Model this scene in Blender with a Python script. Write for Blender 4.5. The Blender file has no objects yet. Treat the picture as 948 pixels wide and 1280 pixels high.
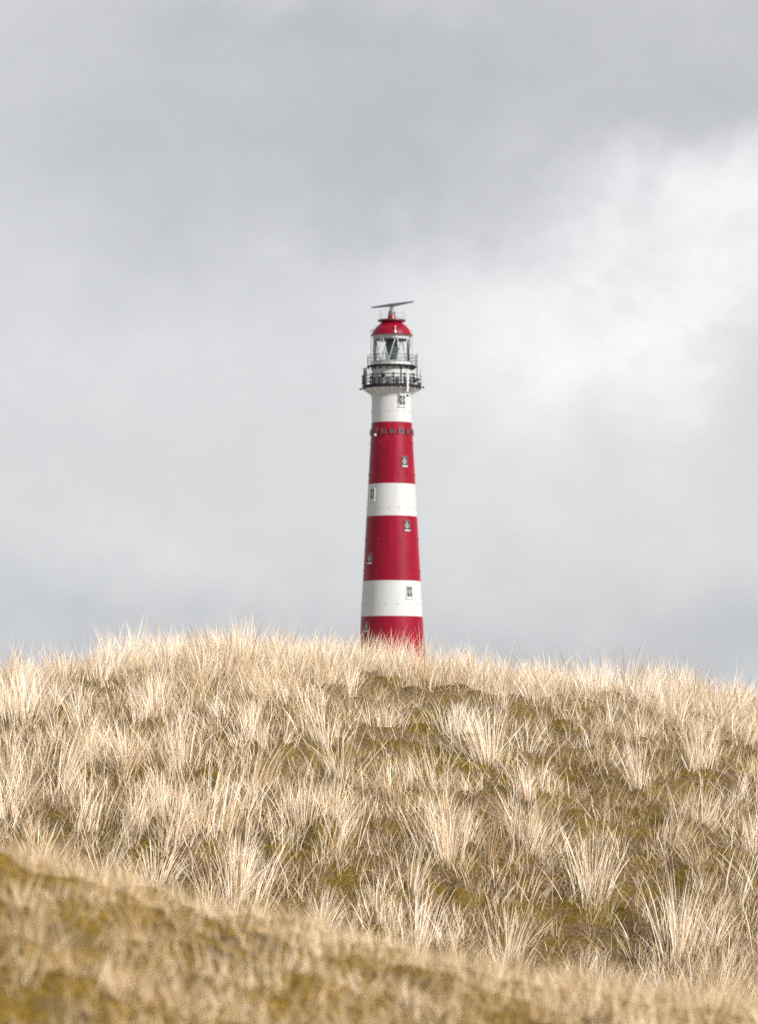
import bpy, bmesh, math
import numpy as np
from mathutils import Vector, Matrix

R_ = math.radians
rng = np.random.default_rng(11)
scene = bpy.context.scene
COL = scene.collection

# ------------------------------------------------------------------ camera (metres; the lens is the origin, looking along +Y)
LENS, SENS = 120.0, 36.0
FPX = LENS / SENS * 1280.0                       # focal length in pixels of the 948x1280 photograph
HOR = 930.0                                      # row of the (hidden) horizon
PITCH = math.atan((HOR - 640.0) / FPX)
cam = bpy.data.cameras.new("camera"); cam.lens = LENS
cam.sensor_fit = 'VERTICAL'; cam.sensor_height = SENS; cam.sensor_width = 36
cam.clip_start = 0.1; cam.clip_end = 20000
cam.dof.use_dof = True; cam.dof.focus_distance = 43.0; cam.dof.aperture_fstop = 5.2
camo = bpy.data.objects.new("camera", cam); COL.objects.link(camo)
camo.rotation_euler = (R_(90) + PITCH, 0, 0)
scene.camera = camo

# ------------------------------------------------------------------ helpers
def tag(o, label=None, cat=None, group=None, kind=None):
    if label: o["label"] = label
    if cat: o["category"] = cat
    if group: o["group"] = group
    if kind: o["kind"] = kind
    return o

def link(name, me, mats, parent=None):
    o = bpy.data.objects.new(name, me); COL.objects.link(o)
    for m in (mats if isinstance(mats, (list, tuple)) else [mats]):
        if m.name not in [x.name for x in me.materials if x]: me.materials.append(m)
    if parent: o.parent = parent
    return o

def obj(name, bm, mats, parent=None, smooth=True, angle=35):
    me = bpy.data.meshes.new(name)
    bmesh.ops.recalc_face_normals(bm, faces=bm.faces)
    if smooth:
        for f in bm.faces: f.smooth = True
        for e in bm.edges:
            if len(e.link_faces) == 2 and e.calc_face_angle(0) > R_(angle): e.smooth = False
    bm.to_mesh(me); bm.free()
    return link(name, me, mats, parent)

def lathe(bm, prof, seg=96, mat=None, cap=False):
    """prof: list of (r, z); mat: function(zmid) -> slot"""
    rings = []
    for r, z in prof:
        rings.append([bm.verts.new((r * math.sin(2 * math.pi * i / seg), -r * math.cos(2 * math.pi * i / seg), z)) for i in range(seg)])
    for a in range(len(prof) - 1):
        for i in range(seg):
            j = (i + 1) % seg
            f = bm.faces.new((rings[a][i], rings[a][j], rings[a + 1][j], rings[a + 1][i]))
            if mat: f.material_index = mat((prof[a][1] + prof[a + 1][1]) / 2)
    if cap:
        bm.faces.new(rings[0]); bm.faces.new(rings[-1])
    return bm

def box(bm, size, M=Matrix(), bevel=0.0):
    r = bmesh.ops.create_cube(bm, size=1.0, matrix=M @ Matrix.Diagonal((*size, 1)))
    if bevel:
        es = list({e for v in r['verts'] for e in v.link_edges})
        bmesh.ops.bevel(bm, geom=es, offset=bevel, segments=1, affect='EDGES')
    return bm

def tube(bm, pts, r, seg=8, r1=None):
    pts = [Vector(p) for p in pts]; n = len(pts); prev = None
    for k, p in enumerate(pts):
        d = (pts[min(k + 1, n - 1)] - pts[max(k - 1, 0)]).normalized()
        a = d.orthogonal().normalized() if abs(d.z) > .99 else d.cross(Vector((0, 0, 1))).normalized()
        b = d.cross(a)
        rr = r if r1 is None else r + (r1 - r) * k / (n - 1)
        ring = [bm.verts.new(p + (a * math.cos(t) + b * math.sin(t)) * rr) for t in [2 * math.pi * i / seg for i in range(seg)]]
        if prev:
            for i in range(seg): bm.faces.new((prev[i], prev[(i + 1) % seg], ring[(i + 1) % seg], ring[i]))
        else: bm.faces.new(ring)
        prev = ring
    bm.faces.new(prev)
    return bm

def ball(bm, c, r, s=(1, 1, 1)):
    bmesh.ops.create_icosphere(bm, subdivisions=2, radius=r, matrix=Matrix.Translation(c) @ Matrix.Diagonal((*s, 1)))
    return bm

def hoop(bm, R, z, r, seg=72, a0=0, a1=2 * math.pi):
    """a ring of round bar"""
    k = 6; rings = []
    for i in range(seg):
        t = 2 * math.pi * i / seg
        rings.append([bm.verts.new(((R + r * math.cos(q)) * math.sin(t), -(R + r * math.cos(q)) * math.cos(t), z + r * math.sin(q))) for q in [2 * math.pi * j / k for j in range(k)]])
    for i in range(seg):
        A, B = rings[i], rings[(i + 1) % seg]
        for j in range(k): bm.faces.new((A[j], B[j], B[(j + 1) % k], A[(j + 1) % k]))
    return bm

def polar(a, R, z):
    """point at bearing a degrees from the side that faces the camera (positive to the right)"""
    return Vector((R * math.sin(R_(a)), -R * math.cos(R_(a)), z))

def frame_at(a, R, z, tilt=0.0):
    """local axes: x along the wall, y outwards, z up"""
    p = polar(a, R, z); out = Vector((math.sin(R_(a)), -math.cos(R_(a)), 0))
    x = Vector((math.cos(R_(a)), math.sin(R_(a)), 0))
    M = Matrix((( x.x, out.x, 0, p.x), (x.y, out.y, 0, p.y), (0, 0, 1, p.z), (0, 0, 0, 1)))
    return M @ Matrix.Rotation(tilt, 4, 'X')

# ------------------------------------------------------------------ materials
def mat(name):
    m = bpy.data.materials.new(name); m.use_nodes = True
    nt = m.node_tree; nt.nodes.clear()
    return m, nt, nt.nodes.new, nt.links.new

def paint(name, col, rough=.4, var=.12, scale=1.2, metal=0, bump=.1, streak=True):
    m, nt, N, L = mat(name)
    o = N('ShaderNodeOutputMaterial'); p = N('ShaderNodeBsdfPrincipled'); L(p.outputs[0], o.inputs[0])
    tc = N('ShaderNodeTexCoord'); mp = N('ShaderNodeMapping'); L(tc.outputs['Object'], mp.inputs[0])
    mp.inputs['Scale'].default_value = (1, 1, .35 if streak else 1)
    n = N('ShaderNodeTexNoise'); n.inputs['Scale'].default_value = scale; n.inputs['Detail'].default_value = 8; L(mp.outputs[0], n.inputs[0])
    mx = N('ShaderNodeMix'); mx.data_type = 'RGBA'
    mx.inputs[6].default_value = (*[c * (1 - var) for c in col], 1); mx.inputs[7].default_value = (*[min(1, c * (1 + var)) for c in col], 1)
    L(n.outputs[0], mx.inputs[0]); L(mx.outputs[2], p.inputs['Base Color'])
    p.inputs['Roughness'].default_value = rough; p.inputs['Metallic'].default_value = metal
    if max(col) < .05: p.inputs['Specular IOR Level'].default_value = .15
    b = N('ShaderNodeBump'); b.inputs['Strength'].default_value = bump; b.inputs['Distance'].default_value = .02
    L(n.outputs[0], b.inputs['Height']); L(b.outputs[0], p.inputs['Normal'])
    return m

def plate_paint(name, col, rough, dirt, var=.1):
    """painted iron plates: joints every 1.55 m, faint streaks of wear"""
    m, nt, N, L = mat(name)
    o = N('ShaderNodeOutputMaterial'); p = N('ShaderNodeBsdfPrincipled'); L(p.outputs[0], o.inputs[0])
    tc = N('ShaderNodeTexCoord'); sep = N('ShaderNodeSeparateXYZ'); L(tc.outputs['Object'], sep.inputs[0])
    def mth(op, a, b=None):
        x = N('ShaderNodeMath'); x.operation = op
        for i, v in enumerate((a, b)):
            if v is None: continue
            if isinstance(v, (int, float)): x.inputs[i].default_value = v
            else: L(v, x.inputs[i])
        return x.outputs[0]
    zz = mth('DIVIDE', sep.outputs['Z'], 1.55); fz = mth('FRACT', zz)
    jz = mth('LESS_THAN', mth('ABSOLUTE', mth('SUBTRACT', fz, .5)), .022)
    an = mth('ARCTAN2', sep.outputs['X'], sep.outputs['Y'])
    fa = mth('FRACT', mth('ADD', mth('MULTIPLY', an, 18 / math.tau), mth('MULTIPLY', mth('FLOOR', mth('ADD', zz, .5)), .5)))
    ja = mth('LESS_THAN', mth('ABSOLUTE', mth('SUBTRACT', fa, .5)), .014)
    j = mth('MAXIMUM', jz, ja)
    mp = N('ShaderNodeMapping'); mp.inputs['Scale'].default_value = (1, 1, .12); L(tc.outputs['Object'], mp.inputs[0])
    n = N('ShaderNodeTexNoise'); n.inputs['Scale'].default_value = .9; n.inputs['Detail'].default_value = 9; n.inputs['Roughness'].default_value = .65; L(mp.outputs[0], n.inputs[0])
    n2 = N('ShaderNodeTexNoise'); n2.inputs['Scale'].default_value = .35; n2.inputs['Detail'].default_value = 4; L(tc.outputs['Object'], n2.inputs[0])
    rp = N('ShaderNodeValToRGB'); rp.color_ramp.elements[0].position = .5; rp.color_ramp.elements[1].position = .75; L(n.outputs[0], rp.inputs[0])
    mx = N('ShaderNodeMix'); mx.data_type = 'RGBA'; mx.inputs[6].default_value = (*[c * (1 - var) for c in col], 1); mx.inputs[7].default_value = (*[c * (1 + var) for c in col], 1)
    L(n2.outputs[0], mx.inputs[0])
    mx2 = N('ShaderNodeMix'); mx2.data_type = 'RGBA'; mx2.inputs[7].default_value = (*dirt, 1); L(mx.outputs[2], mx2.inputs[6])
    L(mth('MULTIPLY', rp.outputs[0], .38), mx2.inputs[0])
    mx3 = N('ShaderNodeMix'); mx3.data_type = 'RGBA'; mx3.inputs[7].default_value = (*[c * .62 for c in col], 1); L(mx2.outputs[2], mx3.inputs[6])
    L(mth('MULTIPLY', j, .3), mx3.inputs[0]); L(mx3.outputs[2], p.inputs['Base Color'])
    p.inputs['Roughness'].default_value = rough; p.inputs['Specular IOR Level'].default_value = .15
    b = N('ShaderNodeBump'); b.inputs['Strength'].default_value = .35; b.inputs['Distance'].default_value = .03
    L(mth('ADD', mth('MULTIPLY', j, -.25), mth('MULTIPLY', n.outputs[0], .35)), b.inputs['Height']); L(b.outputs[0], p.inputs['Normal'])
    return m

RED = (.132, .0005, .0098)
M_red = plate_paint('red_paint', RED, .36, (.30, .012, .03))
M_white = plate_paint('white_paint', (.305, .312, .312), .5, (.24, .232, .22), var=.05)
M_redtrim = paint('red_trim_paint', (.115, .0006, .0085), .4)
M_darkred = paint('dark_red_paint', (.06, .002, .008), .45)
M_whitetrim = paint('white_trim_paint', (.36, .37, .365), .45, .05)
M_dark = paint('dark_iron', (.007, .008, .009), .65, .3, 3)
M_grey = paint('grey_metal', (.06, .067, .076), .45, .15, 3)
M_lgrey = paint('light_grey_metal', (.26, .275, .285), .45, .1, 3)
M_bar = paint('radar_paint', (.085, .088, .11), .45, .2, 3)
M_vent = paint('vent_iron', (.05, .05, .055), .6, .2, 3)

def glassy(name, col, rough):
    m, nt, N, L = mat(name)
    o = N('ShaderNodeOutputMaterial'); p = N('ShaderNodeBsdfPrincipled'); L(p.outputs[0], o.inputs[0])
    n = N('ShaderNodeTexNoise'); n.inputs['Scale'].default_value = 2.5
    mx = N('ShaderNodeMix'); mx.data_type = 'RGBA'; mx.inputs[6].default_value = (*[c * .6 for c in col], 1); mx.inputs[7].default_value = (*[c * 1.5 for c in col], 1)
    tc = N('ShaderNodeTexCoord'); L(tc.outputs['Object'], n.inputs[0]); L(n.outputs[0], mx.inputs[0]); L(mx.outputs[2], p.inputs['Base Color'])
    p.inputs['Roughness'].default_value = rough; p.inputs['IOR'].default_value = 1.36
    return m
M_pane = glassy('window_glass', (.03, .032, .034), .12)
M_lens = glassy('lens_glass', (.035, .054, .05), .18)
m, nt, N, L = mat('lantern_glass')
o = N('ShaderNodeOutputMaterial'); tr = N('ShaderNodeBsdfTransparent'); tr.inputs[0].default_value = (.96, .97, .965, 1)
gl = N('ShaderNodeBsdfGlossy'); gl.inputs['Roughness'].default_value = .03; fr = N('ShaderNodeFresnel'); fr.inputs[0].default_value = 1.22
mx = N('ShaderNodeMixShader'); L(fr.outputs[0], mx.inputs[0]); L(tr.outputs[0], mx.inputs[1]); L(gl.outputs[0], mx.inputs[2]); L(mx.outputs[0], o.inputs[0])
M_glass = m

def blade_mat(name, stops, trans=.38):
    m, nt, N, L = mat(name)
    o = N('ShaderNodeOutputMaterial')
    at = N('ShaderNodeAttribute'); at.attribute_name = 'tint'
    rp = N('ShaderNodeValToRGB'); cr = rp.color_ramp
    while len(cr.elements) < len(stops): cr.elements.new(.5)
    for e, (pos, c) in zip(cr.elements, stops): e.position = pos; e.color = (*c, 1)
    L(at.outputs['Fac'], rp.inputs[0])
    p = N('ShaderNodeBsdfPrincipled'); L(rp.outputs[0], p.inputs['Base Color']); p.inputs['Roughness'].default_value = .55
    p.inputs['Specular IOR Level'].default_value = .35
    t = N('ShaderNodeBsdfTranslucent'); L(rp.outputs[0], t.inputs[0])
    mx = N('ShaderNodeMixShader'); mx.inputs[0].default_value = trans
    L(p.outputs[0], mx.inputs[1]); L(t.outputs[0], mx.inputs[2]); L(mx.outputs[0], o.inputs[0])
    return m
M_blade = blade_mat('dry_grass', [(0, (.17, .11, .045)), (.18, (.33, .215, .095)), (.42, (.65, .50, .325)), (.72, (.82, .69, .53)), (1, (.91, .84, .74))])
M_soft = blade_mat('soft_grass', [(0, (.12, .08, .018)), (.3, (.36, .235, .095)), (.6, (.62, .455, .28)), (1, (.84, .71, .54))], .35)
M_thatch = blade_mat('dead_thatch', [(0, (.06, .043, .01)), (.25, (.145, .093, .037)), (.6, (.33, .22, .115)), (1, (.72, .56, .385))], .3)

def ground_mat(name, moss_scale, moss_lo, moss_hi, moss=((.026, .017, .003), (.12, .08, .011), (.32, .22, .04))):
    m, nt, N, L = mat(name)
    o = N('ShaderNodeOutputMaterial'); p = N('ShaderNodeBsdfPrincipled'); L(p.outputs[0], o.inputs[0]); p.inputs['Roughness'].default_value = .95
    p.inputs['Specular IOR Level'].default_value = .1
    tc = N('ShaderNodeTexCoord')
    def noise(s, d=6, r=.6):
        n = N('ShaderNodeTexNoise'); n.inputs['Scale'].default_value = s; n.inputs['Detail'].default_value = d; n.inputs['Roughness'].default_value = r
        L(tc.outputs['Object'], n.inputs[0]); return n.outputs[0]
    def ramp(src, stops):
        rp = N('ShaderNodeValToRGB'); cr = rp.color_ramp
        while len(cr.elements) < len(stops): cr.elements.new(.5)
        for e, (pos, c) in zip(cr.elements, stops): e.position = pos; e.color = (*c, 1)
        L(src, rp.inputs[0]); return rp.outputs[0]
    fine = noise(28, 8, .7)
    th = ramp(fine, [(.3, (.034, .021, .009)), (.5, (.10, .064, .03)), (.7, (.27, .19, .105))])
    mo = ramp(noise(40, 6, .7), [(.3, moss[0]), (.55, moss[1]), (.75, moss[2])])
    mk = ramp(noise(moss_scale, 5, .6), [(moss_lo, (0, 0, 0)), (moss_hi, (1, 1, 1))])
    mx = N('ShaderNodeMix'); mx.data_type = 'RGBA'; L(mk, mx.inputs[0]); L(th, mx.inputs[6]); L(mo, mx.inputs[7]); L(mx.outputs[2], p.inputs['Base Color'])
    b = N('ShaderNodeBump'); b.inputs['Strength'].default_value = .9; b.inputs['Distance'].default_value = .04; L(fine, b.inputs['Height']); L(b.outputs[0], p.inputs['Normal'])
    return m
M_dune = ground_mat('dune_ground', 2.6, .45, .58)
M_mound = ground_mat('mossy_ground', 4.2, .37, .50, ((.04, .025, .004), (.185, .112, .014), (.42, .27, .05)))

M_sand = paint('pale_sand', (.42, .39, .34), .95, .25, .15, streak=False)

# ------------------------------------------------------------------ terrain
def vnoise(x, y, seed=0):
    """smooth value noise in -1..1"""
    xi = np.floor(x).astype(np.int64); yi = np.floor(y).astype(np.int64); fx = x - xi; fy = y - yi
    def h(a, b):
        n = (a * 374761393 + b * 668265263 + seed * 982451653) & 0xFFFFFFFF
        n = ((n ^ (n >> 13)) * 1274126177) & 0xFFFFFFFF
        return ((n ^ (n >> 16)) & 0xFFFF) / 32767.5 - 1
    u = fx * fx * (3 - 2 * fx); v = fy * fy * (3 - 2 * fy)
    return (h(xi, yi) * (1 - u) + h(xi + 1, yi) * u) * (1 - v) + (h(xi, yi + 1) * (1 - u) + h(xi + 1, yi + 1) * u) * v

def smax(a, b, k): 
    d = np.clip(.5 + .5 * (a - b) / k, 0, 1)
    return b * (1 - d) + a * d + k * d * (1 - d)

LH_Y = 490.0
ZB = (HOR - 859) / FPX * LH_Y                      # foot of the lighthouse
LH_X = 16.0 / FPX * LH_Y

def height(x, y):
    x = np.asarray(x, float); y = np.asarray(y, float)
    # the plain behind, with a low rise that carries the lighthouse
    plain = -2.5 + .4 * vnoise(x / 30, y / 30, 5) + (ZB + 2.6) * np.exp(-(((x - LH_X) / 60) ** 2 + ((y - LH_Y) / 55) ** 2) ** 1.3)
    # the dune: crest line some 45 m off
    zc = np.interp(x, [-60, -25, -12, -8, -5, -3.4, -1.84, .27, 2.4, 3.7, 5, 8, 14, 40, 60],
                   [-2.4, -1, .1, .42, .67, .94, 1.10, .87, .68, .54, .41, .16, -.5, -1.8, -2.4])
    yc = 45.5 + .8 * np.sin(x * .32 + .6) + .02 * x * x * np.exp(-np.abs(x) / 20)
    y0 = 31.0
    s = np.clip((y - y0) / (yc - y0), 0, 1)
    face = -2.45 + (zc + 2.45) * (1 - (1 - s) ** 1.75) * np.clip(s * 4, 0, 1) ** .35
    back = zc - .011 * np.maximum(y - yc, 0) ** 2
    dune = np.where(y < yc, face, back)
    # the low mossy mound close by
    xs, ys = x / .8, y / .8
    hm = np.interp(xs, [-9, -5, -2.6, -1.33, -.77, 0, .5, 1.33, 3, 6, 9], [-.5, -.30, -.34, -.485, -.64, -.79, -.90, -1.05, -1.3, -1.6, -1.9])
    mound = .8 * (hm - np.where(ys < 12, .012, .0105) * (ys - 12) ** 2)
    z = smax(smax(mound, np.full_like(mound, -2.6), .5), dune, .35)
    z = np.where(y < 5, smax(z, np.full_like(z, -1.66), .2), z)
    z = smax(z, plain, .3)
    near = np.clip((70 - np.abs(y - 30)) / 20, 0, 1) * np.clip((16 - np.abs(x)) / 3, 0, 1)
    lump = (.06 * vnoise(x / .55, y / .55, 1) + .06 * vnoise(x / .21, y / .3, 2)) * np.where(y < 18, np.clip(.65 - .3 * x, .35, .75), 1) + .10 * vnoise(x / 1.7, y / 1.7, 3)
    lump2 = .018 * vnoise(x / .11, y / .11, 4) + np.clip((18 - y) / 5, 0, 1) * (.032 * (.5 - np.abs(vnoise(x / .17, y / .2, 7))) + .02 * vnoise(x / .07, y / .07, 8))
    k = np.clip((y - 18) / 8, .7, 1)
    return z + near * (lump * k + lump2)

def axis(c, lo, hi):
    c = list(c); a0, a1 = c[0], c[-1]; step = .12; s = step; p = a0; neg = []
    while p > lo: s *= 1.22; p -= s; neg.append(p)
    s = step; p = a1; pos = []
    while p < hi: s *= 1.22; p += s; pos.append(p)
    return np.array(neg[::-1] + c + pos)
gx = axis(np.r_[np.arange(-10, -3, .1), np.arange(-3, 3, .04), np.arange(3, 10, .1)], -4000, 4000); gy = axis(np.r_[np.arange(4, 14, .045), np.arange(14, 52, .085)], -600, 9000)
GX, GY = np.meshgrid(gx, gy); GZ = height(GX, GY)
V = np.stack([GX, GY, GZ], -1).reshape(-1, 3)
nx, ny = len(gx), len(gy)
ii, jj = np.meshgrid(np.arange(nx - 1), np.arange(ny - 1))
Q = np.stack([jj * nx + ii, jj * nx + ii + 1, (jj + 1) * nx + ii + 1, (jj + 1) * nx + ii], -1).reshape(-1, 4)
fc_x = (gx[ii] + gx[ii + 1]).reshape(-1) / 2; fc_y = (gy[jj] + gy[jj + 1]).reshape(-1) / 2

def mesh_from(name, v, loops, starts, mats, tint=None, smooth=True, parent=None):
    me = bpy.data.meshes.new(name)
    me.vertices.add(len(v)); me.vertices.foreach_set('co', np.ascontiguousarray(v, dtype=np.float32).ravel())
    me.loops.add(len(loops)); me.loops.foreach_set('vertex_index', np.ascontiguousarray(loops, dtype=np.int32))
    me.polygons.add(len(starts)); me.polygons.foreach_set('loop_start', np.ascontiguousarray(starts, dtype=np.int32))
    if smooth: me.polygons.foreach_set('use_smooth', np.ones(len(starts), dtype=bool))
    if tint is not None:
        a = me.attributes.new('tint', 'FLOAT', 'POINT'); a.data.foreach_set('value', tint.astype(np.float32))
    me.update(calc_edges=True); me.validate()
    return link(name, me, mats, parent)

def sheet(name, mask, mt):
    q = Q[mask]; used, inv = np.unique(q, return_inverse=True)
    o = mesh_from(name, V[used], inv.reshape(-1), np.arange(len(q)) * 4, mt)
    return tag(o, kind='structure')
is_dune = (fc_y > 24) & (fc_y < 75) & (np.abs(fc_x) < 60)
is_mound = (fc_y > 2) & (fc_y <= 24) & (np.abs(fc_x) < 12)
sheet('dune', is_dune, M_dune)
sheet('mound', is_mound, M_mound)
sheet('ground', ~(is_dune | is_mound), M_sand)

def spot(px, py, y0=20.0, y1=60.0):
    """where the line of sight through a pixel of the photograph meets the terrain"""
    c, s = math.cos(PITCH), math.sin(PITCH)
    d = np.array([(px - 474) / FPX, c - s * (640 - py) / FPX, s + c * (640 - py) / FPX])
    t = np.linspace(y0, y1, 4000); X, Y, Z = d[0] / d[1] * t, t, d[2] / d[1] * t
    hit = np.nonzero(Z < height(X, Y))[0]
    k = hit[0] if len(hit) else len(t) // 2
    return float(X[k]), float(Y[k])

# ------------------------------------------------------------------ grass
def ribbons(P, az, ln, lean, bend, wid, face, nseg=4):
    """blades as tapering ribbons. P roots (n,3); az heading; lean start angle from the vertical; bend extra angle towards the tip"""
    n = len(P); pts = [P]; cur = P.copy()
    ca, sa = np.cos(az), np.sin(az)
    for k in range(nseg):
        th = lean + bend * ((k + .5) / nseg) ** 1.5
        step = (ln / nseg)[:, None] * np.stack([np.sin(th) * ca, np.sin(th) * sa, np.cos(th)], -1)
        cur = cur + step; pts.append(cur)
    W = np.stack([np.cos(face), np.sin(face), np.zeros(n)], -1)
    out = np.empty((n, 2 * nseg + 1, 3))
    for k in range(nseg):
        w = wid * (.8 if k == 0 else 1.0) * (1 - (k / nseg) ** 2 * .75)
        out[:, 2 * k] = pts[k] - W * (w / 2)[:, None]; out[:, 2 * k + 1] = pts[k] + W * (w / 2)[:, None]
    out[:, -1] = pts[-1]
    loc = []; st = []; c = 0
    for k in range(nseg - 1):
        loc += [2 * k, 2 * k + 1, 2 * k + 3, 2 * k + 2]; st.append(c); c += 4
    k = nseg - 1; loc += [2 * k, 2 * k + 1, 2 * nseg]; st.append(c); c += 3
    m = 2 * nseg + 1
    loops = (np.arange(n)[:, None] * m + np.array(loc)).ravel()
    starts = (np.arange(n)[:, None] * c + np.array(st)).ravel()
    return out.reshape(-1, 3), loops, starts, m

def tuft_arrays(cx, cy, H, n, rad, lean_dir, lean_amt, spread, tone, wmul=1.0):
    """per-tuft arrays -> per-blade arrays"""
    idx = np.repeat(np.arange(len(cx)), n); N_ = len(idx)
    r = np.abs(rng.normal(0, 1, N_)) * rad[idx] * .6; a = rng.uniform(0, 2 * np.pi, N_)
    x = cx[idx] + r * np.cos(a); y = cy[idx] + r * np.sin(a)
    P = np.stack([x, y, height(x, y) - .03], -1)
    k = np.clip(r / rad[idx], 0, 1.6)
    lx = np.sin(spread[idx] * (k * .9 + np.abs(rng.normal(0, .35, N_)))) * np.cos(a + rng.normal(0, .5, N_)) + lean_amt[idx] * np.cos(lean_dir[idx])
    ly = np.sin(spread[idx] * (k * .9 + np.abs(rng.normal(0, .35, N_)))) * np.sin(a + rng.normal(0, .5, N_)) + lean_amt[idx] * np.sin(lean_dir[idx])
    az = np.arctan2(ly, lx); lean = np.clip(np.hypot(lx, ly), 0, 1.2)
    ln = H[idx] * rng.triangular(.3, .95, 1.22, N_)
    bend = np.abs(rng.normal(.10, .38, N_)) + .35 * k * rng.random(N_)
    lay = rng.random(N_) < .10
    lean = np.where(lay, rng.uniform(.6, 1.3, N_), lean); az = np.where(lay, rng.uniform(0, 6.28, N_), az)
    wid = rng.uniform(.0030, .0086, N_) * wmul
    tint = np.clip(tone[idx] + rng.normal(0, .19, N_) - (rng.random(N_) < .20) * .44, 0, 1)
    return P, az, ln, lean * .8, bend, wid, rng.uniform(0, np.pi, N_), tint

def grass_obj(name, arr, mt, nseg=4, origin=None):
    P, az, ln, lean, bend, wid, face, tint = arr
    if origin is not None: P = P - np.array(origin)
    v, l, s, m = ribbons(P, az, ln, lean, bend, wid, face, nseg)
    o = mesh_from(name, v, l, s, mt, np.repeat(tint, m))
    if origin is not None: o.location = origin
    return o

# bare mossy patches seen between the tufts (centre and radii in the photograph, placed on the slope)
BARE = [(690, 935, 75, 26), (640, 868, 60, 14), (520, 920, 85, 28), (440, 935, 40, 20), (350, 940, 70, 34), (205, 985, 45, 22), (110, 868, 60, 16),
        (90, 900, 60, 22), (700, 1165, 90, 26), (830, 990, 75, 26), (760, 872, 60, 12), (735, 1020, 60, 24), (570, 880, 60, 12), (480, 866, 60, 12),
        (870, 950, 50, 24), (330, 1140, 80, 18), (600, 1000, 50, 22), (780, 1110, 60, 24), (560, 1120, 50, 20), (250, 1070, 40, 14), (900, 1080, 40, 20)]
patches = []
for px, py, rx, ry in BARE:
    X, Y = spot(px, py); X2, Y2 = spot(px, py - ry); X3, Y3 = spot(px, py + ry)
    patches.append((X, Y, rx / FPX * Y, max(.35, abs(Y2 - Y3) / 2)))
def bareness(x, y):
    b = np.zeros_like(x)
    for X, Y, rx, ry in patches: b = np.maximum(b, np.exp(-(((x - X) / rx) ** 2 + ((y - Y) / ry) ** 2)))
    return b

# the tall marram grass of the dune: ragged tufts of all sizes
def wind(x, y): return 2.2 * vnoise(x / 2.5, y / 2.5, 51) + .6, .06 + .08 * (1 + vnoise(x / 1.9, y / 1.9, 52))
n0 = 8600
tx = rng.uniform(-10.5, 10.5, n0); ty = rng.uniform(28.5, 50.5, n0)
dens = .50 + .22 * vnoise(tx / 1.3, ty / 1.6, 21) + .20 * (tx < -.8) + .45 * np.clip((ty - 43.6) / 1.5, 0, 1) - (.66 + .22 * (tx > -.3)) * bareness(tx, ty)
dens -= .08 * np.exp(-((tx - 2.2) / 2.2) ** 2) * (ty < 44)
keep = rng.random(n0) < np.clip(dens, .05, 1)
tx, ty = tx[keep], ty[keep]; nt_ = len(tx)
size = np.clip(rng.gamma(7, .125, nt_), .4, 1.35)
H = .47 * size * (1 + .30 * vnoise(tx / .8, ty / 1.5, 22))
nb = np.clip((rng.gamma(2.0, 16, nt_) * size).astype(int), 7, 130)
wd, wa = wind(tx, ty)
arrA = tuft_arrays(tx, ty, H, nb, rng.uniform(.07, .30, nt_), wd + rng.normal(0, 1.0, nt_), wa + .04 + np.abs(rng.normal(0, .10, nt_)), rng.uniform(.2, .7, nt_), np.clip(rng.normal(.65, .16, nt_), .22, .97))
n0 = 22000
tx = rng.uniform(-10.5, 10.5, n0); ty = rng.uniform(28.5, 49.5, n0)
keep = rng.random(n0) < .60 + .3 * vnoise(tx / .6, ty / .9, 24) - .34 * bareness(tx, ty)
tx, ty = tx[keep], ty[keep]; nt_ = len(tx)
wd, wa = wind(tx, ty)
arrB = tuft_arrays(tx, ty, rng.uniform(.14, .40, nt_), rng.integers(4, 17, nt_), rng.uniform(.05, .2, nt_), wd + rng.normal(0, 1.5, nt_), wa + np.abs(rng.normal(0, .25, nt_)), rng.uniform(.3, 1.0, nt_), np.clip(rng.normal(.50, .16, nt_), .1, .9), .85)
arr = tuple(np.concatenate(q) for q in zip(arrA, arrB))
tag(grass_obj('marram_grass', arr, M_blade), 'pale dry grass covering the whole dune', 'grass', kind='stuff')

# short dead grass lying between the tufts
n1 = 190000
x = rng.uniform(-10, 10, n1); y = 28 + 20 * rng.random(n1)
k = rng.random(n1) < .60 + .45 * vnoise(x / .5, y / .5, 31) - .35 * bareness(x, y)
x, y = x[k], y[k]; n1 = len(x)
arr = (np.stack([x, y, height(x, y) - .01], -1), rng.uniform(0, 6.28, n1), rng.uniform(.06, .30, n1), np.where(rng.random(n1) < .55, rng.uniform(1.0, 1.5, n1), rng.uniform(.05, 1.2, n1)), rng.uniform(0, .6, n1), rng.uniform(.004, .008, n1), rng.uniform(0, 3.14, n1), np.clip(rng.normal(.5, .22, n1) + .15 * vnoise(x / .7, y / .7, 33), 0, 1))
tag(grass_obj('dead_grass', arr, M_thatch, 2), 'short brown dead grass lying between the tall tufts', 'grass', kind='stuff')

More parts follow.
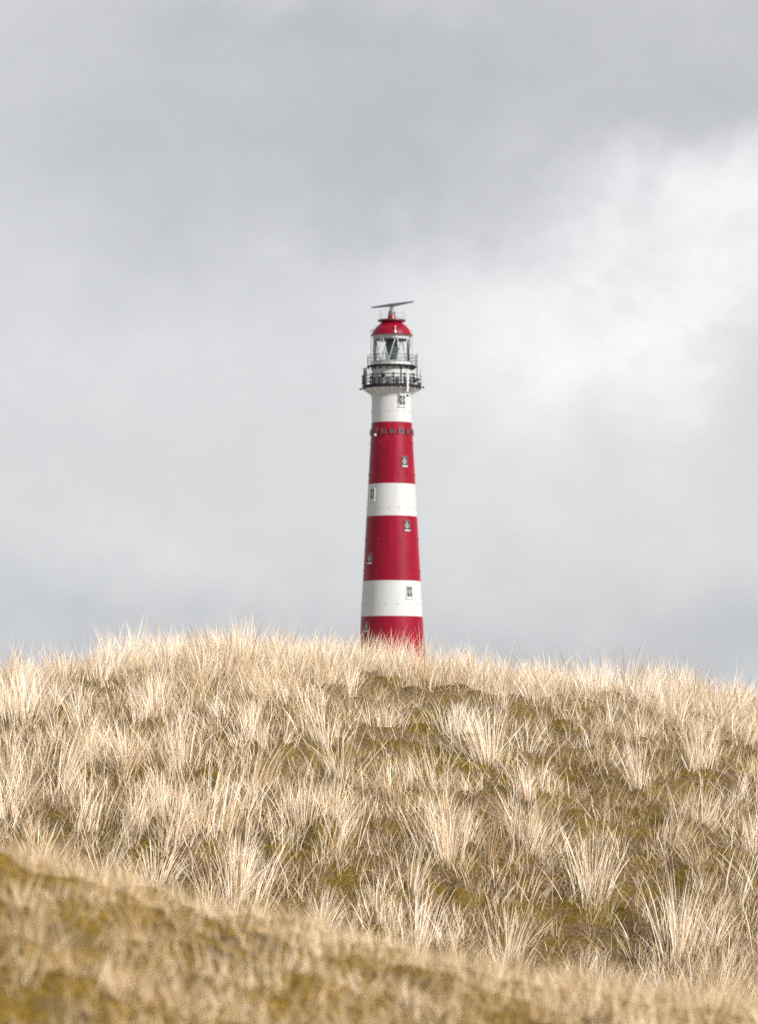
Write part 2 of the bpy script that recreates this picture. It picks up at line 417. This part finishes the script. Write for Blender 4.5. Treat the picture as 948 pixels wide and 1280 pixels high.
# the mound near the camera: moss with short soft grass in clumps and loose straws
n2 = 150000
x = rng.uniform(-3.8, 3.8, n2); y = rng.uniform(5.2, 15, n2)
k = rng.random(n2) < .27 + .4 * np.clip(x, 0, 1) + 1.3 * vnoise(x / .20, y / .42, 41) + .5 * vnoise(x / .08, y / .16, 42)
x, y = x[k], y[k]; n2 = len(x)
arr1 = (np.stack([x, y, height(x, y) - .01], -1), rng.uniform(0, 6.28, n2), rng.uniform(.03, .12, n2), rng.uniform(.05, 1.3, n2), rng.uniform(0, .7, n2), rng.uniform(.0015, .0038, n2), rng.uniform(0, 3.14, n2), np.clip(rng.normal(.55, .22, n2) + .25 * vnoise(x / .3, y / .4, 43), 0, 1))
n2 = 5200
tx = rng.uniform(-3.8, 3.8, n2); ty = rng.uniform(5.2, 15, n2)
keep = rng.random(n2) < .50 + .45 * np.clip(tx, 0, 1) + .6 * vnoise(tx / .35, ty / .7, 44); tx, ty = tx[keep], ty[keep]; n2 = len(tx)
arr2 = tuft_arrays(tx, ty, rng.uniform(.07, .20, n2), rng.integers(8, 34, n2), rng.uniform(.03, .09, n2), rng.uniform(0, 6.28, n2), np.abs(rng.normal(.1, .3, n2)), rng.uniform(.3, 1.1, n2), np.clip(rng.normal(.62, .15, n2), .2, .95), .42)
tag(grass_obj('short_grass', tuple(np.concatenate(q) for q in zip(arr1, arr2)), M_soft, 3), 'soft short straw-coloured grass over the mossy mound', 'grass', kind='stuff')
n3 = 4200
x = rng.uniform(-3.8, 3.8, n3); y = rng.uniform(5.2, 15, n3)
arr = (np.stack([x, y, height(x, y) + .03], -1), rng.normal(0, .7, n3) + np.pi * (rng.random(n3) < .5), rng.uniform(.10, .34, n3), rng.uniform(1.05, 1.62, n3), rng.uniform(-.15, .25, n3), rng.uniform(.0015, .0035, n3), rng.uniform(1.2, 1.9, n3), np.clip(rng.normal(.55, .2, n3), 0, 1))
tag(grass_obj('loose_straw', arr, M_soft, 4), 'loose straws lying across the mossy mound', 'grass', kind='stuff')

# tussocks that stand out from the rest: each one a thing
TUSSOCKS = [
    # px, py of the foot, height, blades, radius, lean dir, lean, spread, tone, label
    (300, 836, .74, 150, .20, 0, .0, .35, .62, 'tallest pale grass tussock, standing highest on the dune crest'),
    (610, 952, .72, 170, .17, 3.0, .10, .45, .80, 'large fan-shaped tussock alone above the green moss, below the crest right of the lighthouse'),
    (660, 1000, .55, 60, .10, 3.1, .12, .35, .72, 'slim tussock just below the large fan-shaped one'),
    (30, 905, .80, 150, .20, .2, .05, .40, .80, 'bushy cream tussock at the left edge, just under the crest'),
    (570, 836, .52, 160, .22, 0, .05, .40, .86, 'bright tussock on the crest just right of the lighthouse foot'),
    (480, 836, .42, 120, .20, 1.5, .05, .45, .80, 'low tussock on the crest directly before the lighthouse foot'),
    (405, 842, .60, 130, .20, .2, .06, .40, .80, 'cream tussock on the crest just left of the lighthouse foot'),
    (675, 866, .44, 90, .13, 0, .05, .35, .55, 'dark-footed upright tussock on the crest beside a gap of open sky'),
    (735, 870, .52, 150, .22, 2.4, .12, .45, .86, 'broad tussock on the crest right of the gap of open sky'),
    (210, 838, .50, 110, .18, 2.0, .05, .40, .74, 'feathery tussock on the left crest, second hump left of the tallest'),
    (225, 960, .72, 140, .16, 2.8, .08, .42, .78, 'dense tussock beside the darkest hollow on the left slope'),
    (795, 985, .66, 90, .12, 2.6, .16, .32, .76, 'narrow leaning tussock halfway up the right slope'),
    (875, 960, .62, 120, .16, .1, .06, .35, .80, 'upright tussock near the right edge in the mid slope'),
    (740, 1120, .74, 150, .18, 0, .05, .42, .78, 'broad tussock low on the right slope above a mossy hollow'),
    (560, 1075, .78, 130, .15, 2.9, .08, .38, .76, 'tall upright tussock low on the slope under the lighthouse'),
    (300, 1125, .85, 170, .20, .2, .06, .40, .80, 'broad tussock at the dune foot above the dark gap on the left'),
    (405, 930, .62, 80, .11, 2.2, .16, .40, .78, 'thin spreading tussock in the open patch left of the lighthouse'),
    (850, 1190, .85, 150, .18, 0, .06, .38, .82, 'pale tussock at the dune foot near the right edge'),
]
for px, py, h, n, rad, ld, la, sp, tone, label in TUSSOCKS:
    X, Y = spot(px, py); one = lambda v: np.array([float(v)])
    arr = tuft_arrays(one(X), one(Y), one(h), np.array([int(n * .95)]), one(rad * 1.45), one(ld), one(la), one(sp), one(tone))
    o = grass_obj('grass_tussock', arr, M_blade, 5, (X, Y, float(height(X, Y))))
    tag(o, label, 'grass tussock', 'grass tussocks on the dune')

# ------------------------------------------------------------------ lighthouse
lh = bpy.data.objects.new('lighthouse', None); COL.objects.link(lh); lh.location = (LH_X, LH_Y, ZB)
tag(lh, 'tall red and white banded lighthouse with a red dome and radar bar, behind the dune', 'lighthouse')
def zz(y):      # height above the foot, from the row of the photograph
    return LH_Y * math.tan(PITCH + math.atan((640 - y) / FPX)) - ZB
def kk(y):      # metres per pixel there
    return (LH_Y * math.cos(PITCH) + (zz(y) + ZB) * math.sin(PITCH)) / FPX
def pr(r, y): return (r * kk(y), zz(y))

edges = [(859, 1), (771.2, 0), (727, 1), (646.2, 0), (606, 1), (529, 0)]     # bottom row of each band; 1 red, 0 white
def band(z):
    s = 0
    for y, c in edges:
        if z > zz(y) - 1e-6: s = c
    return s
def rad(y):     # tower radius in pixels
    return 25.2 + max(0, (y - 527.4)) * .05515
rows = [862, 840, 815, 790, 771.2, 750, 727, 705, 685, 665, 646.2, 625, 606, 585, 565, 545, 529]
prof = [pr(rad(y), y) for y in rows] + [pr(25.1, 512), pr(25.0, 497), pr(25.7, 496.6), pr(25.7, 495.6), pr(24.9, 495.2), pr(24.9, 494.4), pr(25.6, 492.8), pr(27.2, 491), pr(30, 489), pr(33.2, 487.4), pr(36, 486.2)]
bm = lathe(bmesh.new(), prof, 128, lambda z: band(z))
for y, n in ((554.5, 16), (593.5, 16), (636, 16), (674.5, 16), (714, 16), (756, 16), (798, 16), (515.5, 16)):      # studs
    for i in range(n):
        M = frame_at(i * 22.5 + 11 + (y % 7), rad(y) * kk(y) + .02, zz(y))
        q = len(bm.faces)
        bmesh.ops.create_cone(bm, cap_ends=True, segments=8, radius1=.075, radius2=.06, depth=.16, matrix=M @ Matrix.Rotation(R_(90), 4, 'X'))
        bm.faces.ensure_lookup_table()
        for f in bm.faces[q:]: f.material_index = band(zz(y))
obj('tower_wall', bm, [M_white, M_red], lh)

def window(a, y, w, h, red, name='window', kind='cross', proud=.05):
    R = rad(y) * kk(y); tilt = math.atan(.05515 if y > 529 else 0)
    w *= kk(y); h *= kk(y)
    M = frame_at(a, R, zz(y), tilt)
    bm = bmesh.new(); t = .11
    fm = M_redtrim if red else M_whitetrim
    d = .30
    for sx in (-1, 1): box(bm, (t, d, h + 2 * t), M @ Matrix.Translation((sx * (w / 2 + t / 2), proud - d / 2, 0)), .012)
    for sz in (-1, 1): box(bm, (w - .004, d - .01, t), M @ Matrix.Translation((0, proud - d / 2, sz * (h / 2 + t / 2))), .012)
    f = obj(name, bm, fm, lh)
    bm = bmesh.new(); box(bm, (w - .01, .05, h - .01), M @ Matrix.Translation((0, proud - .055, 0)))
    obj('pane', bm, M_pane, f)
    if kind == 'cross':
        bm = bmesh.new(); y_ = proud - .012
        T = lambda x, z: M @ Matrix.Translation((x, y_, z))
        q = w * .30; b = .075
        for sz in (-1, 1): box(bm, (.06, .06, h / 2 - q * 1.25), T(0, sz * (h / 4 + q * .6)))
        for k in range(4):
            c = math.radians(45 + 90 * k)
            box(bm, (b, .06, q * 1.5), T(math.cos(c) * q * .75, math.sin(c) * q * .75) @ Matrix.Rotation(-c + 0, 4, 'Y'))
        obj('glazing_bar', bm, M_whitetrim, f)
        bm = bmesh.new(); box(bm, (w + (.05 if red else .45), .30, .13), M @ Matrix.Translation((0, proud - .06, -h / 2 - (-.05 if red else .24))), .015)
        obj('sill', bm, M_whitetrim, f)
    return f
for a, y, red in ((31, 502, 0), (33.6, 579, 1), (-52.6, 618.5, 0), (35, 659, 1), (-52.6, 699.5, 1), (36, 741, 0), (-53.5, 784, 1)):
    window(a, y, 7.8, 12.6, red)
for k in range(-4, 5):
    a = 1.3 + 24 * k
    window(a if k != -2 else -50, 541, 5.2 if k != -2 else 5.6, 5.2 if k != -2 else 10, 1, 'square_window' if k != -2 else 'tall_window', 'plain', .15)
bm = bmesh.new(); M = frame_at(-47, rad(546) * kk(546) + .25, zz(545.3))
box(bm, (.34, .3, .3), M, .04); box(bm, (.08, .3, .08), M @ Matrix.Translation((0, -.28, 0)))
obj('wall_lamp', bm, M_whitetrim, lh)

# galleries
def gallery(y_top, y_bot, Rpx, r_in, mt):
    k = kk(y_top); zt, zb = zz(y_top), zz(y_bot)
    bm = lathe(bmesh.new(), [(r_in * k, zb), ((Rpx - 1) * k, zb - .02), (Rpx * k, zb + .06), (Rpx * k, zt - .04), ((Rpx - .3) * k, zt), (r_in * k, zt), (r_in * k, zb)], 96)
    return obj('gallery_deck', bm, mt, lh)
deck1 = gallery(482.7, 486.5, 36.8, 23.5, M_dark)
deck2 = gallery(457.8, 459.9, 31.0, 22.5, M_dark)
bm0 = bmesh.new()                                     # corbel brackets under the lower gallery
k = kk(488)
vs = [(24.6, 494.2), (26.6, 493.6), (30.2, 491.4), (33.4, 489.0), (36.0, 487.2), (36.0, 486.3), (24.6, 486.3)]
A = [bm0.verts.new((-.07, r * k, zz(y))) for r, y in vs]; B = [bm0.verts.new((.07, r * k, zz(y))) for r, y in vs]
bm0.faces.new(A); bm0.faces.new(B[::-1])
for i in range(len(vs)): bm0.faces.new((A[i], A[(i + 1) % len(vs)], B[(i + 1) % len(vs)], B[i]))
br0 = obj('bracket', bm0, M_whitetrim, deck1)
def ring_copies(o, n, off, parent):
    for i in range(n):
        c = o if i == 0 else o.copy()
        if i: COL.objects.link(c)
        c.parent = parent; c.rotation_euler = (0, 0, R_(180 + off + i * 360 / n))
ring_copies(br0, 20, 0, deck1)
bm0 = bmesh.new(); k = kk(461)
vs = [(23.5, 463.2), (25, 463.0), (30.0, 460.6), (30.0, 459.95), (23.5, 459.95)]
A = [bm0.verts.new((-.08, r * k, zz(y))) for r, y in vs]; B = [bm0.verts.new((.08, r * k, zz(y))) for r, y in vs]
bm0.faces.new(A); bm0.faces.new(B[::-1])
for i in range(len(vs)): bm0.faces.new((A[i], A[(i + 1) % len(vs)], B[(i + 1) % len(vs)], B[i]))
ring_copies(obj('bracket', bm0, M_grey, deck2), 18, 6, deck2)

def railing(R, z0, h, n, off, rp, rr, mt, nr, balls=False):
    root = None
    bm = bmesh.new()
    hoop(bm, R, z0 + h, rr * 1.25)
    root = obj('railing', bm, mt, lh)
    for i in range(1, nr):
        obj('rail', hoop(bmesh.new(), R, z0 + h * i / nr, rr), mt, root)
    bm = bmesh.new(); tube(bm, [(0, R, z0), (0, R, z0 + h + (.18 if balls else 0))], rp, 8)
    if balls:
        for q in (1 / nr, 2 / nr, 1): ball(bm, (0, R, z0 + h * q), rp * 1.9)
    ring_copies(obj('post', bm, mt, root), n, off, root)
    return root
railing(36.2 * kk(480), zz(482.9), 1.42, 16, 3, .09, .05, M_dark, 3, True)
railing(30.6 * kk(455), zz(457.8), 1.45, 16, 8, .032, .030, M_grey, 3)
railing(16.8 * kk(398), zz(400), 1.22, 10, 14, .02, .018, M_lgrey, 2)

# the drum between the galleries with its small vents
bm = lathe(bmesh.new(), [pr(24.8, 483), pr(24.8, 461.6), pr(25.3, 461.4), pr(25.3, 459.95)], 96)
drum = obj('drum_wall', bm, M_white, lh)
for i in range(14):
    for yy in (475.2, 479.9):
        bm = bmesh.new(); M = frame_at(-38 + i * 26 - 360 * (i > 8), 24.8 * kk(477), zz(yy))
        bmesh.ops.create_cone(bm, cap_ends=True, segments=12, radius1=.2, radius2=.17, depth=.14, matrix=M @ Matrix.Scale(1.3, 4, (1, 0, 0)) @ Matrix.Rotation(R_(90), 4, 'X'))
        obj('vent', bm, M_vent, drum)

# lantern
base = obj('lantern_base', lathe(bmesh.new(), [pr(24.0, 457.8), pr(24.0, 453.6), pr(24.5, 453.4), pr(24.5, 452.4), pr(22.4, 452.3), pr(22.4, 457.8)], 64), M_whitetrim, lh)
glass = obj('lantern_glass', lathe(bmesh.new(), [pr(23.4, 452.3), pr(23.4, 421.0)], 64), M_glass, lh)
bm = bmesh.new()
zt, zb, Rg = zz(420.6), zz(452.4), 23.6 * kk(436)
for i in range(8):
    a = -9 + i * 45
    tube(bm, [polar(a, Rg, zb), polar(a + 11, Rg * .985, (zb + zt) / 2), polar(a + 22.5, Rg, zt)], .055, 6)
    tube(bm, [polar(a, Rg, zb), polar(a - 11, Rg * .985, (zb + zt) / 2), polar(a - 22.5, Rg, zt)], .055, 6)
obj('glazing_lattice', bm, M_whitetrim, lh)
obj('lantern_ring', lathe(bmesh.new(), [pr(22.2, 425), pr(22.6, 425), pr(22.8, 420.4), pr(24.6, 420.2), pr(24.6, 419.2), pr(22.6, 419.4), pr(.1, 418.6), pr(.1, 419.0), pr(22.0, 420.4), pr(22.2, 425)], 64), M_lgrey, lh)
bm = bmesh.new()
pf = [(0.2, 455)] + [(5.2, 455), (5.2, 451)]
for i in range(13):
    t = i / 12; r = 5.0 + 3.4 * math.sin(math.pi * (.12 + .76 * t))
    pf += [(r, 450.5 - t * 25), (r - .6, 450.5 - (t + .05) * 25)]
pf += [(4, 424), (.2, 423.4)]
obj('lamp_lens', lathe(bm, [pr(*q) for q in pf], 32), M_lens, lh)

# dome, platform, radar
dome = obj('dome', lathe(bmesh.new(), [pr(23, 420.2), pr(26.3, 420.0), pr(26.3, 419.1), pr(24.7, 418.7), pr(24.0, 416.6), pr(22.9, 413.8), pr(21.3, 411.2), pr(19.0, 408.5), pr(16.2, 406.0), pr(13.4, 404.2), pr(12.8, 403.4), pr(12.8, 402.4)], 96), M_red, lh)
plat = obj('dome_platform', lathe(bmesh.new(), [pr(12.4, 402.6), pr(15.2, 402.5), pr(17.4, 401.9), pr(17.4, 400.0), pr(2, 399.9)], 64), M_darkred, lh)
obj('pedestal', lathe(bmesh.new(), [pr(5.6, 400), pr(5.2, 398.6), pr(4.6, 393), pr(5.0, 392.6), pr(.1, 392.5)], 32), M_redtrim, lh)
bm = bmesh.new()
lathe(bm, [pr(4.4, 392.4), pr(4.2, 390), pr(2.3, 386), pr(1.5, 383), pr(.1, 382.6)], 16)
k = kk(388)
box(bm, (3.2 * k, 3 * k, 2.4 * k), Matrix.Translation((3.2 * k, -2 * k, zz(391))), .05)
scan = obj('radar_scanner', bm, M_grey, lh)
bm = bmesh.new()
for s in (-1, 1):
    v = []
    for x, hh, tt in ((0, .46, .24), (1.0, .36, .2), (3.55, .17, .12)):
        v.append([bm.verts.new((s * x, py_ * tt, pz * hh * .5 + .02 * x)) for py_, pz in ((-1, -1), (1, -1), (1, 1), (-1, 1))])
    for q in range(2):
        for e in range(4): bm.faces.new((v[q][e], v[q][(e + 1) % 4], v[q + 1][(e + 1) % 4], v[q + 1][e]))
    bm.faces.new(v[2])
bar = obj('radar_bar', bm, M_bar, scan, angle=20)
bar.location = (.1, 0, zz(381.4)); bar.rotation_euler = (0, R_(-3.0), R_(-32))
bm = bmesh.new(); box(bm, (.2, .2, .2), Matrix.Translation((2.4 * k, -3.8 * k, zz(389.8)))); obj('radar_lamp', bm, M_whitetrim, scan)

# rods, aerials, lamps and pipes
for a in (-88, 90):
    bm = bmesh.new(); tube(bm, [polar(a, 25.9 * kk(440), zz(457.8)), polar(a, 25.9 * kk(420), zz(413.5))], .05, 6); ball(bm, polar(a, 25.9 * kk(420), zz(413.2)), .11)
    obj('lightning_rod', bm, M_lgrey, lh)
for a in (10, 130, 250):
    bm = bmesh.new(); M = frame_at(a, 24.6 * kk(418), zz(418.3))
    bmesh.ops.create_cone(bm, cap_ends=True, segments=8, radius1=.24, radius2=.07, depth=.5, matrix=M @ Matrix.Translation((0, .05, .2)))
    tube(bm, [M @ Vector((0, .05, .4)), M @ Vector((0, .05, .75))], .04, 6); ball(bm, M @ Vector((0, .05, .85)), .12)
    obj('finial', bm, M_whitetrim, dome)
def rod(name, a, Rp, y0, y1, r, mt, top=None):
    bm = bmesh.new(); tube(bm, [polar(a, Rp * kk(y0), zz(y0)), polar(a, Rp * kk(y0), zz(y1))], r, 8)
    if top: ball(bm, polar(a, Rp * kk(y0), zz(y1)), top)
    return obj(name, bm, mt, lh)
rod('aerial', 88, 31.6, 470, 442, .05, M_dark)
rod('aerial', -65, 23.6, 413, 402.5, .03, M_lgrey)
rod('aerial', 70, 20, 410, 394, .012, M_lgrey)
rod('pipe_mast', 18, 36.9, 484, 464.5, .11, M_dark, .17)
bm = bmesh.new(); Rp = 37.6 * kk(480)
tube(bm, [polar(31, Rp, zz(497)), polar(31, Rp, zz(466))], .155, 12); box(bm, (.1, .5, .1), frame_at(31, Rp - .2, zz(485)))
pipe = obj('drain_pipe', bm, M_whitetrim, lh)
bm = bmesh.new(); ball(bm, polar(31, Rp, zz(497.6)), .19); tube(bm, [polar(31, Rp, zz(494.5)), polar(31, Rp, zz(493.6))], .19, 10); obj('pipe_end', bm, M_dark, pipe)
def panel(name, a, Rp, y0, y1, w, mt, d=.16):
    bm = bmesh.new(); z0, z1 = zz(y0), zz(y1)
    box(bm, (w, d, z1 - z0), frame_at(a, Rp * kk(470), (z0 + z1) / 2), .03)
    tube(bm, [polar(a, (Rp - 1.6) * kk(470), z0 - .5), polar(a, (Rp - 1.6) * kk(470), z1)], .045, 6)
    for q in (.25, .75): box(bm, (.08, .3, .08), frame_at(a, (Rp - .8) * kk(470), z0 + (z1 - z0) * q))
    return obj(name, bm, mt, lh)
panel('aerial_panel', -62, 36.6, 481, 461.5, .34, M_grey)
panel('aerial_panel', -80, 35.2, 481, 461, .30, M_grey)
panel('aerial_panel', -108, 36, 481, 462, .34, M_lgrey)
panel('aerial_panel', -48, 36.6, 478, 462, .18, M_lgrey)
panel('aerial_panel', 66, 36.4, 480, 461.5, .62, M_lgrey)
panel('aerial_panel', 84, 36.0, 480, 460.8, .40, M_lgrey)
panel('aerial_panel', 112, 36, 480, 461, .5, M_lgrey)
for a, y in ((-42, 474.5), (-16, 472.5), (63, 476), (52, 477.5), (-70, 478)):
    bm = bmesh.new(); box(bm, (.45, .3, .28), frame_at(a, 36.9 * kk(475), zz(y)), .04); box(bm, (.1, .2, .5), frame_at(a, 36.5 * kk(475), zz(y) - .2)); obj('junction_box', bm, M_dark, lh)
for a, Rp, y in ((-80, 39.4, 487.2), (84, 39.4, 484.8)):
    bm = bmesh.new(); k = kk(486)
    box(bm, (.28, .32, .24), frame_at(a, Rp * k, zz(y)), .04); tube(bm, [polar(a, 36.6 * k, zz(y) + .1), polar(a, Rp * k - .1, zz(y))], .035, 6)
    obj('floodlight', bm, M_dark, lh)
bm = bmesh.new(); tube(bm, [polar(-88, 31 * kk(460), zz(460.4)), polar(-88, 42 * kk(460), zz(460.2))], .03, 6); ball(bm, polar(-88, 42 * kk(460), zz(460.2)), .07); obj('boom', bm, M_lgrey, lh)

# ------------------------------------------------------------------ sky and light
EXPOSURE = .8
SUN_AZ, SUN_EL = 128.0, 30.0            # bearing clockwise from the view direction, elevation
w = bpy.data.worlds.new("World"); scene.world = w; w.use_nodes = True
nt = w.node_tree; nt.nodes.clear(); N = nt.nodes.new; L = nt.links.new
out = N('ShaderNodeOutputWorld'); bg = N('ShaderNodeBackground'); bg.inputs[1].default_value = .1; L(bg.outputs[0], out.inputs[0])
sky = N('ShaderNodeTexSky'); sky.sky_type = 'NISHITA'; sky.sun_disc = False; sky.sun_elevation = R_(SUN_EL); sky.sun_rotation = R_(SUN_AZ)
tc = N('ShaderNodeTexCoord'); sep = N('ShaderNodeSeparateXYZ'); L(tc.outputs['Generated'], sep.inputs[0])
def mth(op, a, b=None, c=None):
    x = N('ShaderNodeMath'); x.operation = op
    for i, v in enumerate((a, b, c)):
        if v is None: continue
        if isinstance(v, (int, float)): x.inputs[i].default_value = v
        else: L(v, x.inputs[i])
    return x.outputs[0]
U0 = mth('MULTIPLY', mth('ARCTAN2', sep.outputs[0], sep.outputs[1]), 57.2958)      # bearing, degrees
V0 = mth('MULTIPLY', mth('ARCSINE', sep.outputs[2]), 57.2958)                      # elevation, degrees
def noise(scale, detail, rough, off, stretch=(1, 1, 1), dist=0.0):
    mp = N('ShaderNodeMapping'); mp.inputs['Location'].default_value = off; mp.inputs['Scale'].default_value = stretch; L(tc.outputs['Generated'], mp.inputs[0])
    n = N('ShaderNodeTexNoise'); n.inputs['Scale'].default_value = scale; n.inputs['Detail'].default_value = detail; n.inputs['Roughness'].default_value = rough; n.inputs['Distortion'].default_value = dist
    L(mp.outputs[0], n.inputs[0]); return mth('SUBTRACT', n.outputs[0], .5)
U = mth('ADD', U0, mth('ADD', mth('MULTIPLY', noise(9, 4, .55, (3, 1, 2)), 6.0), mth('MULTIPLY', noise(40, 7, .6, (7, 1, 2)), 2.2)))
V = mth('ADD', V0, mth('ADD', mth('MULTIPLY', noise(9, 4, .55, (1, 5, 8)), 4.5), mth('MULTIPLY', noise(40, 7, .6, (2, 5, 4)), 1.9)))
def blob(u, v, su, sv, amp, rot=0.0):
    du, dv = mth('SUBTRACT', U, u), mth('SUBTRACT', V, v)
    c, s = math.cos(R_(rot)), math.sin(R_(rot))
    a = mth('DIVIDE', mth('ADD', mth('MULTIPLY', du, c), mth('MULTIPLY', dv, s)), su)
    b = mth('DIVIDE', mth('SUBTRACT', mth('MULTIPLY', dv, c), mth('MULTIPLY', du, s)), sv)
    return mth('MULTIPLY', mth('EXPONENT', mth('MULTIPLY', mth('ADD', mth('MULTIPLY', a, a), mth('MULTIPLY', b, b)), -1.0)), amp)
def px(x, y): return (x - 474) / 74.5, (HOR - y) / 74.5
blobs = [(*px(560, 130), 6.5, 2.0, -.14, 0), (*px(430, 270), 2.6, 1.1, -.10, -12), (*px(80, 200), 2.2, 1.6, -.05, 0), (*px(330, 20), 3, .8, -.08, 0), (*px(930, 60), 2.2, 1.6, -.05, 0),
         (*px(860, 240), 2.1, .9, .22, 10), (*px(760, 420), 2.4, 1.5, .18, 20), (*px(920, 330), 1.6, 1.4, .12, 0), (*px(640, 400), 2.2, 1.5, .10, 0), (*px(560, 560), 7, 2.0, .045, 0),
         (*px(150, 420), 2.6, 1.6, .04, 0), (*px(180, 680), 1.6, .45, .05, 0), (*px(950, 440), .9, .3, -.05, 0),
         (*px(474, 800), 14, 1.25, -.10, 0), (*px(900, 800), 3.0, 1.2, -.03, 0), (*px(300, 560), 5, 1.2, -.03, 0)]
f = None
for q in blobs: f = blob(*q) if f is None else mth('ADD', f, blob(*q))
f = mth('ADD', f, mth('MULTIPLY', noise(14, 7, .55, (11, 3, 5), (1, 1, 1.6), .4), .10))
f = mth('ADD', f, mth('MULTIPLY', noise(45, 6, .6, (4, 9, 1), (1, 1, 1.5), .3), .075))
wisp = mth('MULTIPLY', blob(*px(820, 350), 3.4, 2.2, 1.0, 15), mth('ADD', mth('MULTIPLY', noise(60, 8, .62, (8, 2, 6), (1, 1, 1.3), .6), .24), mth('MULTIPLY', noise(22, 6, .6, (2, 2, 3), (1, 1, 1.3), .8), .22)))
f = mth('ADD', mth('ADD', f, wisp), .685)
# thinner, brighter cloud round the veiled sun, then added fill from behind the camera
sd = (math.sin(R_(SUN_AZ)) * math.cos(R_(SUN_EL)), math.cos(R_(SUN_AZ)) * math.cos(R_(SUN_EL)), math.sin(R_(SUN_EL)))
dt = N('ShaderNodeVectorMath'); dt.operation = 'DOT_PRODUCT'; dt.inputs[1].default_value = sd; L(tc.outputs['Generated'], dt.inputs[0])
glow = mth('POWER', mth('MAXIMUM', dt.outputs['Value'], 0), 6.0)
f = mth('ADD', f, mth('MULTIPLY', glow, 1.3))
f = mth('ADD', f, mth('MULTIPLY', mth('POWER', mth('MAXIMUM', mth('MULTIPLY', sep.outputs[1], -1.0), 0), .7), .22))  # added fill: brightens the unseen half of the sky behind the camera
f = mth('MAXIMUM', f, .05)
tone = N('ShaderNodeValToRGB'); cr = tone.color_ramp
for i, (p, c) in enumerate([(.35, (.955, .978, 1.04)), (.6, (.985, .992, 1.022)), (.85, (.998, 1.0, 1.008))]):
    e = cr.elements[i] if i < 2 else cr.elements.new(p)
    e.position = p; e.color = (*c, 1)
L(f, tone.inputs[0])
low = mth('EXPONENT', mth('MULTIPLY', mth('POWER', mth('DIVIDE', mth('MAXIMUM', V, 0), 2.6), 2.0), -1.0))
tint = N('ShaderNodeMix'); tint.data_type = 'RGBA'; L(mth('MULTIPLY', low, 1.0), tint.inputs[0]); L(tone.outputs[0], tint.inputs[6]); tint.inputs[7].default_value = (.945, .985, 1.06, 1)
sc = N('ShaderNodeVectorMath'); sc.operation = 'SCALE'; L(tint.outputs[2], sc.inputs[0]); L(mth('MULTIPLY', f, 10.0 * 2 ** -EXPOSURE), sc.inputs['Scale'])
mx = N('ShaderNodeMix'); mx.data_type = 'RGBA'; mx.inputs[0].default_value = .95; L(sky.outputs[0], mx.inputs[6]); L(sc.outputs[0], mx.inputs[7])
L(mx.outputs[2], bg.inputs[0])

sun = bpy.data.lights.new('sun', 'SUN'); sun.energy = 4.8; sun.angle = R_(5); sun.color = (1.0, .955, .90)
so = bpy.data.objects.new('sun', sun); COL.objects.link(so)
so.rotation_euler = Vector(sd).to_track_quat('Z', 'Y').to_euler()

# ------------------------------------------------------------------ render settings
scene.render.engine = 'CYCLES'
scene.cycles.max_bounces = 9; scene.cycles.diffuse_bounces = 4; scene.cycles.transparent_max_bounces = 12; scene.cycles.transmission_bounces = 4
scene.cycles.use_denoising = False
scene.view_settings.view_transform = 'Standard'; scene.view_settings.look = 'None'; scene.view_settings.gamma = 1.0
scene.view_settings.use_curve_mapping = False; scene.view_settings.exposure = EXPOSURE
